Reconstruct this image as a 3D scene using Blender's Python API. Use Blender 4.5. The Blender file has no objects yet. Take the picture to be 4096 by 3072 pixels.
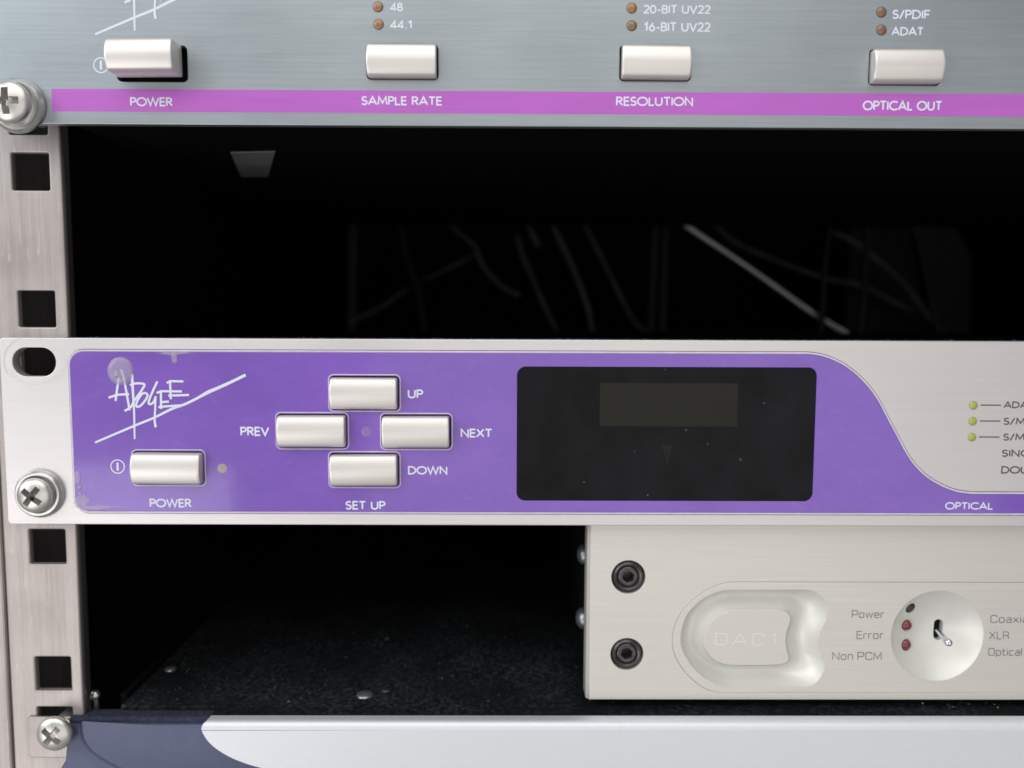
import bpy, bmesh, math, random
from mathutils import Vector, Matrix
from mathutils import noise as mnoise
random.seed(7)
PI = math.pi
MM = 0.001                      # everything below is written in millimetres, X right, Z up, Y into the rack
scene = bpy.context.scene
C = scene.collection

# ------------------------------------------------------------------ camera
CAM = (-1.218, -185.870, 26.968)
PITCH, YAW, ROLL, FPX = -0.0830746, 0.0063121, 0.0039232, 3185.0
def basis():
    cp, sp, cy, sy, cr, sr = (math.cos(PITCH), math.sin(PITCH), math.cos(YAW), math.sin(YAW), math.cos(ROLL), math.sin(ROLL))
    fwd = Vector((sy*cp, cy*cp, sp)); right = Vector((cy, -sy, 0)); up = right.cross(fwd)
    return right*cr + up*sr, up*cr - right*sr, fwd
RT, UP_, FW = basis()
cam_data = bpy.data.cameras.new('camera')
cam = bpy.data.objects.new('camera', cam_data); C.objects.link(cam)
cam.matrix_world = Matrix.Translation(Vector(CAM)*MM) @ Matrix((
    (RT.x, UP_.x, -FW.x, 0), (RT.y, UP_.y, -FW.y, 0), (RT.z, UP_.z, -FW.z, 0), (0, 0, 0, 1)))
cam_data.sensor_width = 36; cam_data.lens = 36*FPX/4096
cam_data.clip_start = 0.005; cam_data.clip_end = 50
cam_data.dof.use_dof = True; cam_data.dof.focus_distance = 0.178; cam_data.dof.aperture_fstop = 10
scene.camera = cam
def at(px, py, Y=0.0):
    """millimetre position, on the plane at depth Y, of a point measured in the photograph"""
    d = FW + RT*((px-2048)/FPX) - UP_*((py-1536)/FPX)
    t = (Y-CAM[1])/d.y
    return (CAM[0]+t*d.x, CAM[2]+t*d.z)

# ------------------------------------------------------------------ world, lamps, exposure
world = bpy.data.worlds.new('World'); scene.world = world; world.use_nodes = True
bg = world.node_tree.nodes['Background']
bg.inputs[0].default_value = (0.93, 0.95, 1.0, 1); bg.inputs[1].default_value = 0.25
scene.view_settings.view_transform = 'Standard'; scene.view_settings.look = 'None'
scene.view_settings.exposure = 0.0; scene.view_settings.gamma = 1.0
def area(name, loc, aim, sx, sy, power, col):
    l = bpy.data.lights.new(name, 'AREA'); l.shape = 'RECTANGLE'; l.size = sx; l.size_y = sy
    l.energy = power; l.color = col
    o = bpy.data.objects.new(name, l); C.objects.link(o); o.location = loc
    o.rotation_euler = (Vector(aim)-Vector(loc)).to_track_quat('-Z', 'Y').to_euler()
    return o
area('window_light', (-1.55, -0.95, 0.75), (0, 0, 0), 1.1, 1.3, 17, (0.90, 0.95, 1.0))
lw = area('low_left_added_light', (-1.02, -1.25, -0.70), (-0.05, 0, 0), 1.0, 0.95, 8, (1.0, 0.97, 0.97))  # unseen lamp added so its reflection brightens the purple plate's lower left
lw.rotation_euler.rotate_axis('Z', math.radians(-9))
area('ceiling_light', (-0.1, -0.95, 1.25), (0, 0, 0), 1.7, 1.5, 15, (1.0, 0.99, 0.97))
area('room_fill_light', (0.34, -1.6, -0.28), (0, 0, 0), 1.4, 1.5, 5.6, (1.0, 0.95, 0.90))  # broad warm fill added to brighten the middle and right of the panels

# ------------------------------------------------------------------ materials
def base(name):
    m = bpy.data.materials.new(name); m.use_nodes = True
    nt = m.node_tree; b = nt.nodes['Principled BSDF']
    return m, nt, b
def coords(nt, scale):
    tc = nt.nodes.new('ShaderNodeTexCoord'); mp = nt.nodes.new('ShaderNodeMapping')
    mp.inputs['Scale'].default_value = tuple(1000*s for s in scale)
    nt.links.new(tc.outputs['Object'], mp.inputs['Vector']); return mp.outputs[0]
def noise(nt, vec, scale=1.0, detail=3, rough=0.5):
    n = nt.nodes.new('ShaderNodeTexNoise'); n.inputs['Scale'].default_value = scale
    n.inputs['Detail'].default_value = detail; n.inputs['Roughness'].default_value = rough
    nt.links.new(vec, n.inputs['Vector']); return n.outputs['Fac']
def ramp(nt, fac, stops):
    r = nt.nodes.new('ShaderNodeValToRGB'); e = r.color_ramp.elements
    while len(e) > 1: e.remove(e[-1])
    e[0].position = stops[0][0]; e[0].color = (*stops[0][1], 1)
    for p, c in stops[1:]:
        k = e.new(p); k.color = (*c, 1)
    nt.links.new(fac, r.inputs[0]); return r.outputs[0]
def mixc(nt, fac, a, b, mode='MIX'):
    x = nt.nodes.new('ShaderNodeMix'); x.data_type = 'RGBA'; x.blend_type = mode
    for s, v in ((0, fac), (6, a), (7, b)):
        if hasattr(v, 'node'): nt.links.new(v, x.inputs[s])
        elif s == 0: x.inputs[s].default_value = v
        else: x.inputs[s].default_value = (*v, 1)
    return x.outputs[2]
def bump(nt, b, h, strength, dist=0.0001):
    k = nt.nodes.new('ShaderNodeBump'); k.inputs['Strength'].default_value = strength
    k.inputs['Distance'].default_value = dist
    nt.links.new(h, k.inputs['Height']); nt.links.new(k.outputs[0], b.inputs['Normal'])
def sc(c, f): return tuple(min(1, x*f) for x in c)
def brushed(name, col, rough=0.38, metallic=0.75, along='x', amt=0.10, fine=5.0, bstr=0.25, blot=0.06, wear=0):
    m, nt, b = base(name)
    s1 = {'x': (0.07, 1, fine), 'z': (fine, 1, 0.03)}[along]
    s2 = {'x': (0.03, 1, fine*0.35), 'z': (fine*0.22, 1, 0.012)}[along]
    n1 = noise(nt, coords(nt, s1), 1, 4, 0.65); n2 = noise(nt, coords(nt, s2), 1, 3, 0.6)
    n3 = noise(nt, coords(nt, (0.03, 0.03, 0.045)), 1, 4, 0.55)
    c = ramp(nt, n1, [(0.25, sc(col, 1-amt)), (0.75, sc(col, 1+amt))])
    c = mixc(nt, 0.5, c, ramp(nt, n2, [(0.3, sc(col, 1-amt)), (0.7, sc(col, 1+amt*0.7))]))
    c = mixc(nt, 1.0, c, ramp(nt, n3, [(0.3, (1-blot, 1-blot, 1-blot)), (0.7, (1, 1, 1))]), 'MULTIPLY')
    if wear:                                # rubbed bright streaks and dark scuffs along the grain
        n5 = noise(nt, coords(nt, (1.1, 1, .10)), 1, 6, 0.75); n6 = noise(nt, coords(nt, (.5, 1, .22)), 1, 6, 0.8)
        c = mixc(nt, ramp(nt, n5, [(0.58, (0, 0, 0)), (0.70, (wear,)*3)]), c, sc(col, 1.55))
        c = mixc(nt, ramp(nt, n6, [(0.60, (0, 0, 0)), (0.72, (wear,)*3)]), c, sc(col, .5))
    nt.links.new(c, b.inputs['Base Color'])
    rr = nt.nodes.new('ShaderNodeMapRange'); rr.inputs['To Min'].default_value = rough-0.05; rr.inputs['To Max'].default_value = rough+0.08
    nt.links.new(n3, rr.inputs['Value']); nt.links.new(rr.outputs[0], b.inputs['Roughness'])
    b.inputs['Metallic'].default_value = metallic
    bump(nt, b, n1, bstr, 0.00004)
    return m
def plain(name, col, rough=0.4, metallic=0.0, var=0.0, vs=0.4, coat=0.0, spec=None, bstr=0.0):
    m, nt, b = base(name); b.inputs['Roughness'].default_value = rough; b.inputs['Metallic'].default_value = metallic
    b.inputs['Base Color'].default_value = (*col, 1)
    if var or bstr:
        n = noise(nt, coords(nt, (vs, vs, vs)), 1, 5, 0.6)
        if var: nt.links.new(ramp(nt, n, [(0.3, sc(col, 1-var)), (0.7, sc(col, 1+var))]), b.inputs['Base Color'])
        if bstr: bump(nt, b, n, bstr, 0.0001)
    b.inputs['Coat Weight'].default_value = coat; b.inputs['Coat Roughness'].default_value = 0.08
    if spec is not None: b.inputs['Specular IOR Level'].default_value = spec
    return m
def purple_mat():
    m, nt, b = base('purple_overlay_film')
    n1 = noise(nt, coords(nt, (0.05, 1, 0.09)), 1, 5, 0.6); n2 = noise(nt, coords(nt, (0.35, 1, 0.5)), 1, 5, 0.7)
    n3 = noise(nt, coords(nt, (2.5, 1, 2.5)), 1, 3, 0.7)
    c = ramp(nt, n1, [(0.30, (0.165, 0.070, 0.42)), (0.72, (0.208, 0.088, 0.49))])
    c = mixc(nt, ramp(nt, n2, [(0.55, (0, 0, 0)), (0.82, (0.13, 0.13, 0.13))]), c, (0.47, 0.32, 0.62))
    c = mixc(nt, ramp(nt, n3, [(0.74, (0, 0, 0)), (0.86, (0.35, 0.35, 0.35))]), c, (0.55, 0.42, 0.66))
    nt.links.new(c, b.inputs['Base Color'])
    b.inputs['Roughness'].default_value = 0.34
    b.inputs['Coat Weight'].default_value = 0.9; b.inputs['Coat Roughness'].default_value = 0.075
    bump(nt, b, n2, 0.10, 0.0003)
    return m
def dust_mat(name, col, speck, thr=0.62):
    m, nt, b = base(name)
    n1 = noise(nt, coords(nt, (0.85, 0.85, 0.85)), 1, 7, 0.82); n2 = noise(nt, coords(nt, (0.06, 0.06, 0.06)), 1, 3, 0.5)
    n4 = noise(nt, coords(nt, (4.5, 4.5, 4.5)), 1, 2, 0.6)
    f = mixc(nt, 1.0, ramp(nt, n1, [(thr-0.12, (0, 0, 0)), (thr+0.14, (1, 1, 1))]), ramp(nt, n2, [(0.3, (0.15, 0.15, 0.15)), (0.7, (1, 1, 1))]), 'MULTIPLY')
    c = mixc(nt, f, col, speck)
    c = mixc(nt, ramp(nt, n4, [(0.72, (0, 0, 0)), (0.80, (1, 1, 1))]), c, sc(speck, 2.4))
    nt.links.new(c, b.inputs['Base Color']); b.inputs['Roughness'].default_value = 0.85
    b.inputs['Specular IOR Level'].default_value = 0.15
    bump(nt, b, n1, 0.8, 0.0004)
    return m
def clear_mat(name, col, alpha, rough=0.1):
    m, nt, b = base(name); b.inputs['Base Color'].default_value = (*col, 1); b.inputs['Alpha'].default_value = alpha
    b.inputs['Roughness'].default_value = rough
    return m
M = dict(
    upper=brushed('blue_grey_brushed_aluminium', (0.39, 0.43, 0.455), 0.38, 0.80, amt=0.13, fine=4.2, blot=0.10),
    mid=brushed('pale_brushed_aluminium', (0.73, 0.70, 0.69), 0.40, 0.70, amt=0.05, fine=6),
    dac=brushed('champagne_brushed_aluminium', (0.71, 0.68, 0.63), 0.42, 0.58, amt=0.07, fine=5, blot=0.03),
    satin=plain('satin_milled_aluminium', (0.70, 0.695, 0.64), 0.46, 0.30, var=0.02),
    button=brushed('satin_nickel_button', (0.80, 0.755, 0.715), 0.40, 0.60, amt=0.05, fine=4.5, bstr=0.12, blot=0.10),
    rail=brushed('worn_zinc_rail', (0.50, 0.45, 0.425), 0.44, 0.60, along='z', amt=0.24, fine=1.6, blot=0.28, wear=.55),
    purple=purple_mat(),
    magenta=brushed('magenta_print', (0.50, 0.128, 0.56), 0.42, 0.10, amt=0.08, fine=3.0, blot=0.08),
    edge=plain('clear_film_edge', (0.60, 0.54, 0.66), 0.15, 0, var=0.10, vs=0.3, coat=0.6),
    white=plain('white_print', (0.70, 0.72, 0.82), 0.5),
    dark=plain('dark_print', (0.085, 0.07, 0.08), 0.5),
    greyp=plain('grey_print', (0.13, 0.11, 0.12), 0.5),
    faint=plain('engraved_print', (0.80, 0.79, 0.73), 0.42, 0.25),
    black=plain('black_painted_steel', (0.0035, 0.0035, 0.004), 0.75, spec=0.1),
    void=plain('black_recess', (0.004, 0.004, 0.005), 0.6, spec=0.15),
    glass=plain('smoked_display_glass', (0.006, 0.006, 0.0075), 0.16, var=0.6, vs=0.06, spec=0.12),
    lcd=plain('lcd_glass', (0.015, 0.0145, 0.0115), 0.45, var=0.06, vs=0.2, spec=0.2),
    mark=plain('display_mark', (0.010, 0.0095, 0.008), 0.4, spec=.2),
    amber=plain('amber_led', (0.30, 0.15, 0.055), 0.35, coat=0.8, var=0.12, vs=1.2),
    amber_dark=plain('dull_amber_led', (0.22, 0.125, 0.055), 0.35, coat=0.8, var=0.15, vs=1.2),
    amber_brown=plain('brown_led', (0.20, 0.10, 0.06), 0.35, coat=0.8, var=0.15, vs=1.2),
    tan=plain('tan_led_window', (0.38, 0.31, 0.30), 0.35), mauve=plain('mauve_led_window', (0.245, 0.155, 0.40), 0.35),
    lime=plain('lime_led', (0.40, 0.40, 0.06), 0.35, coat=0.8, var=0.2, vs=1.4),
    red=plain('red_led', (0.16, 0.014, 0.018), 0.25, coat=0.8), darkled=plain('unlit_led', (0.045, 0.038, 0.042), 0.5, var=0.3, vs=2),
    steel=plain('nickel_screw', (0.66, 0.64, 0.60), 0.34, 0.80, var=0.08, vs=0.5),
    steel_dull=plain('dull_washer', (0.60, 0.60, 0.57), 0.30, 0.88, var=0.14, vs=0.5),
    side=plain('zinc_dome_screw', (0.34, 0.35, 0.38), 0.36, 0.8, var=.2, vs=.6),
    socket=plain('black_oxide_screw', (0.085, 0.078, 0.08), 0.32, 0.7, var=0.3, vs=0.6),
    chrome=plain('chrome_lever', (0.72, 0.72, 0.82), 0.14, 1.0),
    silver=plain('silver_anodised', (0.72, 0.74, 0.77), 0.46, 0.40, var=0.02, vs=1.5),
    blue=plain('slate_blue_plastic', (0.076, 0.088, 0.158), 0.45, 0.15, var=0.07, vs=0.8, bstr=0.15),
    dust=dust_mat('dusty_black_cover', (0.0035, 0.004, 0.005), (0.085, 0.098, 0.105), 0.58),
    dust_edge=dust_mat('dusty_edge', (0.030, 0.034, 0.055), (0.11, 0.12, 0.17), 0.60),
    residue=clear_mat('glue_residue', (0.66, 0.58, 0.68), 0.36, 0.15), film=clear_mat('clear_glue_disc', (0.62, 0.56, 0.68), 0.42, 0.06),
    speck=plain('dust_speck', (0.12, 0.125, 0.13), 0.8),
    wire_pale=plain('pale_cable', (0.90, 0.90, 0.86), 0.38, .55, var=.10, vs=.05), wire_grey=plain('grey_cable', (0.16, 0.185, 0.215), 0.45, var=0.7, vs=0.035), wire_black=plain('black_cable', (0.003, 0.003, 0.003), 0.6),  # uneven glints along the grey cables are put into their colour
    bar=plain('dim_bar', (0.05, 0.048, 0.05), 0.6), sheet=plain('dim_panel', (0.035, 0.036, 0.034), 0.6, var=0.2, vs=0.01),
    sticker=plain('grey_sticker', (0.19, 0.18, 0.18), 0.6, var=.25, vs=.08),
)

# ------------------------------------------------------------------ object helpers
def tag(o, label=None, cat=None, group=None, kind=None):
    if label: o['label'] = label
    if cat: o['category'] = cat
    if group: o['group'] = group
    if kind: o['kind'] = kind
    return o
def thing(name, pos, label, cat, group=None):
    o = bpy.data.objects.new(name, None); C.objects.link(o); o.empty_display_size = 0.01
    o.location = Vector(pos)*MM
    o['_p'] = tuple(pos)
    return tag(o, label, cat, group)
ORG = {}
def obj(name, bm, mat, parent=None, label=None, smooth=False, kind=None, origin=None, sharp=38):
    """links the bmesh (absolute millimetres) as one mesh object, child of parent"""
    me = bpy.data.meshes.new(name)
    if smooth:
        for f in bm.faces: f.smooth = True
        for e in bm.edges:
            if len(e.link_faces) == 2 and e.calc_face_angle(0) > math.radians(sharp): e.smooth = False
    pw = Vector(ORG.get(parent.name, (0, 0, 0))) if parent else Vector((0, 0, 0))
    if origin is None:
        c = Vector((0, 0, 0))
        lo = [min(v.co[i] for v in bm.verts) for i in range(3)]; hi = [max(v.co[i] for v in bm.verts) for i in range(3)]
        c = Vector([(a+b)/2 for a, b in zip(lo, hi)])
    else: c = Vector(origin)
    bmesh.ops.translate(bm, verts=bm.verts, vec=-c)
    bmesh.ops.scale(bm, verts=bm.verts, vec=(MM, MM, MM))
    bm.to_mesh(me); bm.free()
    me.materials.append(mat)
    o = bpy.data.objects.new(name, me); C.objects.link(o)
    if parent: o.parent = parent
    o.location = (c-pw)*MM
    ORG[o.name] = tuple(c)
    if label: o['label'] = label
    if kind: o['kind'] = kind
    return o
def T(name, pos, label, cat, group=None):
    o = thing(name, pos, label, cat, group); del o['_p']; ORG[o.name] = tuple(pos); return o
def merge(*bms):
    out = bmesh.new()
    for b in bms:
        me = bpy.data.meshes.new('tmp'); b.to_mesh(me); b.free(); out.from_mesh(me); bpy.data.meshes.remove(me)
    return out
def box(x0, x1, y0, y1, z0, z1, bev=0.0, seg=2):
    bm = bmesh.new(); bmesh.ops.create_cube(bm, size=1)
    for v in bm.verts:
        v.co = Vector(((x0+x1)/2+v.co.x*(x1-x0), (y0+y1)/2+v.co.y*(y1-y0), (z0+z1)/2+v.co.z*(z1-z0)))
    if bev: bmesh.ops.bevel(bm, geom=bm.edges, offset=bev, segments=seg, profile=0.5, affect='EDGES')
    return bm
def plate(loops, yf, th, bev=0.15, res=2):
    """flat plate in the XZ plane: front face at Y=yf, thickness th, outline and holes as (x, z) loops, edges rounded by bev"""
    cu = bpy.data.curves.new('tmp', 'CURVE'); cu.dimensions = '2D'; cu.fill_mode = 'BOTH'
    cu.extrude = max(0.0, th/2-bev); cu.bevel_depth = bev; cu.bevel_resolution = res; cu.offset = -bev
    for lp in loops:
        s = cu.splines.new('POLY'); s.points.add(len(lp)-1); s.use_cyclic_u = True
        for p, (x, z) in zip(s.points, lp): p.co = (x, z, 0, 1)
    o = bpy.data.objects.new('tmp', cu); C.objects.link(o)
    dg = bpy.context.evaluated_depsgraph_get()
    me = bpy.data.meshes.new_from_object(o.evaluated_get(dg))
    bm = bmesh.new(); bm.from_mesh(me)
    bpy.data.objects.remove(o); bpy.data.curves.remove(cu); bpy.data.meshes.remove(me)
    yc = yf+th/2
    for v in bm.verts: v.co = Vector((v.co.x, yc-v.co.z, v.co.y))
    bmesh.ops.remove_doubles(bm, verts=bm.verts, dist=1e-4)
    return bm
def rect(x0, x1, z0, z1, r=0, n=6):
    if r <= 0: return [(x0, z0), (x1, z0), (x1, z1), (x0, z1)]
    out = []
    for cx, cz, a in ((x1-r, z0+r, -90), (x1-r, z1-r, 0), (x0+r, z1-r, 90), (x0+r, z0+r, 180)):
        for k in range(n+1):
            t = math.radians(a+90*k/n); out.append((cx+r*math.cos(t), cz+r*math.sin(t)))
    return out
def circ(cx, cz, r, n=40, rz=None):
    rz = rz or r
    return [(cx+r*math.cos(2*PI*k/n), cz+rz*math.sin(2*PI*k/n)) for k in range(n)]
def smooth_path(pts, n=6, closed=False):
    out = []; N = len(pts)
    g = (lambda i: pts[i % N]) if closed else (lambda i: pts[max(0, min(N-1, i))])
    for i in range(N if closed else N-1):
        p0, p1, p2, p3 = g(i-1), g(i), g(i+1), g(i+2)
        for k in range(n):
            t = k/n
            out.append(tuple(0.5*(2*p1[a]+(p2[a]-p0[a])*t+(2*p0[a]-5*p1[a]+4*p2[a]-p3[a])*t*t+(3*p1[a]-p0[a]-3*p2[a]+p3[a])*t**3) for a in range(len(p1))))
    if not closed: out.append(tuple(pts[-1]))
    return out
def lathe(profile, cx, cz, n=48, cap_first=True, cap_last=True):
    """profile: (radius, Y) pairs, revolved about the Y axis through (cx, cz)"""
    bm = bmesh.new(); rings = []
    for r, y in profile:
        if r < 1e-6: rings.append([bm.verts.new((cx, y, cz))])
        else: rings.append([bm.verts.new((cx+r*math.cos(2*PI*k/n), y, cz+r*math.sin(2*PI*k/n))) for k in range(n)])
    for a, b in zip(rings, rings[1:]):
        for k in range(n):
            q = [a[k % len(a)], a[(k+1) % len(a)], b[(k+1) % len(b)], b[k % len(b)]]
            q = list(dict.fromkeys(q))
            if len(q) >= 3: bm.faces.new(q)
    if cap_first and len(rings[0]) > 1: bm.faces.new(rings[0])
    if cap_last and len(rings[-1]) > 1: bm.faces.new(rings[-1][::-1])
    bmesh.ops.recalc_face_normals(bm, faces=bm.faces)
    return bm
def tube(pts, r, n=10):
    bm = bmesh.new(); rings = []; pts = [Vector(p) for p in pts]
    for i, p in enumerate(pts):
        d = (pts[min(i+1, len(pts)-1)]-pts[max(i-1, 0)]).normalized()
        s = d.cross(Vector((0, 1, 0.01))).normalized(); u = s.cross(d)
        rings.append([bm.verts.new(p+s*r*math.cos(2*PI*k/n)+u*r*math.sin(2*PI*k/n)) for k in range(n)])
    for a, b in zip(rings, rings[1:]):
        for k in range(n): bm.faces.new([a[k], a[(k+1) % n], b[(k+1) % n], b[k]])
    bm.faces.new(rings[0][::-1]); bm.faces.new(rings[-1])
    bmesh.ops.recalc_face_normals(bm, faces=bm.faces)
    return bm
def loop_tube(loop, y, r, n=6):
    """a closed thin bead following an (x, z) loop"""
    bm = bmesh.new(); rings = []; N = len(loop)
    for i in range(N):
        a, b = Vector(loop[i-1]), Vector(loop[(i+1) % N]); d = (b-a).normalized(); nn = Vector((d.y, -d.x)); p = Vector(loop[i])
        rings.append([bm.verts.new((p.x+nn.x*r*math.cos(2*PI*k/n), y+r*math.sin(2*PI*k/n), p.y+nn.y*r*math.cos(2*PI*k/n))) for k in range(n)])
    for i in range(N):
        a, b = rings[i], rings[(i+1) % N]
        for k in range(n): bm.faces.new([a[k], a[(k+1) % n], b[(k+1) % n], b[k]])
    bmesh.ops.recalc_face_normals(bm, faces=bm.faces)
    return bm
def cut(bm, cutter):
    """boolean difference of two closed bmeshes"""
    obs = []
    for b in (bm, cutter):
        me = bpy.data.meshes.new('tmp'); b.to_mesh(me); b.free(); o = bpy.data.objects.new('tmp', me); C.objects.link(o); obs.append(o)
    md = obs[0].modifiers.new('b', 'BOOLEAN'); md.operation = 'DIFFERENCE'; md.object = obs[1]; md.solver = 'EXACT'
    dg = bpy.context.evaluated_depsgraph_get()
    me = bpy.data.meshes.new_from_object(obs[0].evaluated_get(dg))
    out = bmesh.new(); out.from_mesh(me); bpy.data.meshes.remove(me)
    for o in obs:
        m_ = o.data; bpy.data.objects.remove(o); bpy.data.meshes.remove(m_)
    return out
cnt = [0]
def ribbon(bm, pts, w, y, widths=None, closed=False):
    """flat mitred stroke on the plane Y=y, rounded ends"""
    P = [Vector(p) for p in pts]
    P = [p for i, p in enumerate(P) if i == 0 or (p-P[i-1]).length > 1e-5]
    N = len(P); L = []; R_ = []
    for i in range(N):
        if closed: a, b = P[i-1], P[(i+1) % N]
        else: a, b = P[max(0, i-1)], P[min(N-1, i+1)]
        d1 = (P[i]-a).normalized() if (P[i]-a).length > 0 else (b-P[i]).normalized()
        d2 = (b-P[i]).normalized() if (b-P[i]).length > 0 else d1
        n1 = Vector((-d1.y, d1.x)); n2 = Vector((-d2.y, d2.x)); m_ = (n1+n2)
        m_ = m_.normalized() if m_.length > 0.2 else n1
        k = 1/max(0.45, m_.dot(n1)); ww = (widths[i] if widths else w)/2
        L.append(bm.verts.new((P[i].x+m_.x*ww*k, y, P[i].y+m_.y*ww*k))); R_.append(bm.verts.new((P[i].x-m_.x*ww*k, y, P[i].y-m_.y*ww*k)))
    for i in range(N if closed else N-1):
        j = (i+1) % N; bm.faces.new([L[i], R_[i], R_[j], L[j]])
    for i in range(N):                     # every point lies a hair in front of the one before it: crossing strokes never share a plane
        cnt[0] += 1
        for v in (L[i], R_[i]): v.co.y -= 0.0004*(cnt[0] % 160)

# ------------------------------------------------------------------ two stroke alphabets (cap height = 1)
def arc(cx, cy, rx, ry, a0, a1, n=12):
    return [(cx+rx*math.cos(math.radians(a0+(a1-a0)*k/n)), cy+ry*math.sin(math.radians(a0+(a1-a0)*k/n))) for k in range(n+1)]
def S_(w):
    return arc(w*.52, .745, w*.40, .255, 30, 150, 8)[:-1]+arc(w*.50, .75, w*.42, .25, 150, 250, 6)+arc(w*.48, .265, w*.46, .265, 62, -60, 9)+arc(w*.48, .265, w*.48, .265, -70, -152, 7)
GEO = {
 'A': (.78, [[(0, 0), (.39, 1), (.78, 0)], [(.14, .30), (.64, .30)]]),
 'B': (.56, [[(.04, 1), (.04, 0)], [(.04, 1), (.26, 1)]+arc(.28, .765, .22, .235, 90, -90, 8)+[(.04, .53)], [(.28, .53)]+arc(.28, .265, .26, .265, 90, -90, 8)+[(.04, 0)]]),
 'C': (.80, [arc(.50, .5, .48, .5, 48, 312, 22)]),
 'D': (.76, [[(.04, 0), (.04, 1), (.26, 1)]+arc(.27, .5, .47, .5, 90, -90, 14)+[(.04, 0)]]),
 'E': (.50, [[(.50, 1), (.04, 1), (.04, 0), (.52, 0)], [(.04, .52), (.47, .52)]]),
 'F': (.48, [[(.50, 1), (.04, 1), (.04, 0)], [(.04, .50), (.45, .50)]]),
 'G': (.84, [arc(.50, .5, .48, .5, 48, 318, 22)+[(.87, .46), (.56, .46)]]),
 'I': (.08, [[(.04, 0), (.04, 1)]]),
 'L': (.46, [[(.04, 1), (.04, 0), (.48, 0)]]),
 'M': (.88, [[(.02, 0), (.10, 1), (.44, .20), (.78, 1), (.86, 0)]]),
 'N': (.72, [[(.04, 0), (.04, 1), (.68, 0), (.68, 1)]]),
 'O': (.92, [arc(.46, .5, .46, .5, 0, 360, 32)]),
 'P': (.52, [[(.04, 0), (.04, 1), (.26, 1)]+arc(.28, .74, .24, .26, 90, -90, 9)+[(.04, .48)]]),
 'R': (.58, [[(.04, 0), (.04, 1), (.26, 1)]+arc(.28, .75, .24, .25, 90, -90, 9)+[(.04, .50)], [(.26, .50), (.58, 0)]]),
 'S': (.52, [S_(.52)]),
 'T': (.60, [[(0, 1), (.60, 1)], [(.30, 1), (.30, 0)]]),
 'U': (.68, [[(.04, 1), (.04, .36)]+arc(.34, .32, .30, .32, 180, 360, 12)+[(.64, .36), (.64, 1)]]),
 'V': (.70, [[(0, 1), (.35, 0), (.70, 1)]]),
 'W': (1.10, [[(0, 1), (.28, 0), (.55, 1), (.82, 0), (1.10, 1)]]),
 'X': (.66, [[(0, 0), (.64, 1)], [(.02, 1), (.66, 0)]]),
 '0': (.56, [arc(.28, .5, .27, .5, 0, 360, 26)]),
 '1': (.40, [[(.06, .76), (.30, 1), (.30, 0)]]),
 '2': (.54, [arc(.27, .72, .24, .28, 160, -20, 10)+[(.44, .50), (.04, 0), (.54, 0)]]),
 '4': (.60, [[(.60, .24), (.02, .24), (.44, 1), (.44, 0)]]),
 '6': (.56, [[(.40, 1), (.08, .50)]+arc(.28, .30, .25, .30, 150, 510, 22)]),
 '8': (.56, [arc(.28, .765, .21, .235, 0, 360, 20), arc(.28, .265, .26, .265, 0, 360, 22)]),
 '.': (.16, [[(.08, -.04), (.08, .10)]]), '-': (.36, [[(.04, .38), (.34, .38)]]), '/': (.40, [[(0, -.08), (.38, 1.06)]]), ' ': (.40, []),
}
def rr(x0, x1, y0, y1, r=.16):
    return [(x0+r, y0)]+arc(x1-r, y0+r, r, r, -90, 0, 4)+arc(x1-r, y1-r, r, r, 0, 90, 4)+arc(x0+r, y1-r, r, r, 90, 180, 4)+arc(x0+r, y0+r, r, r, 180, 270, 4)
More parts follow.
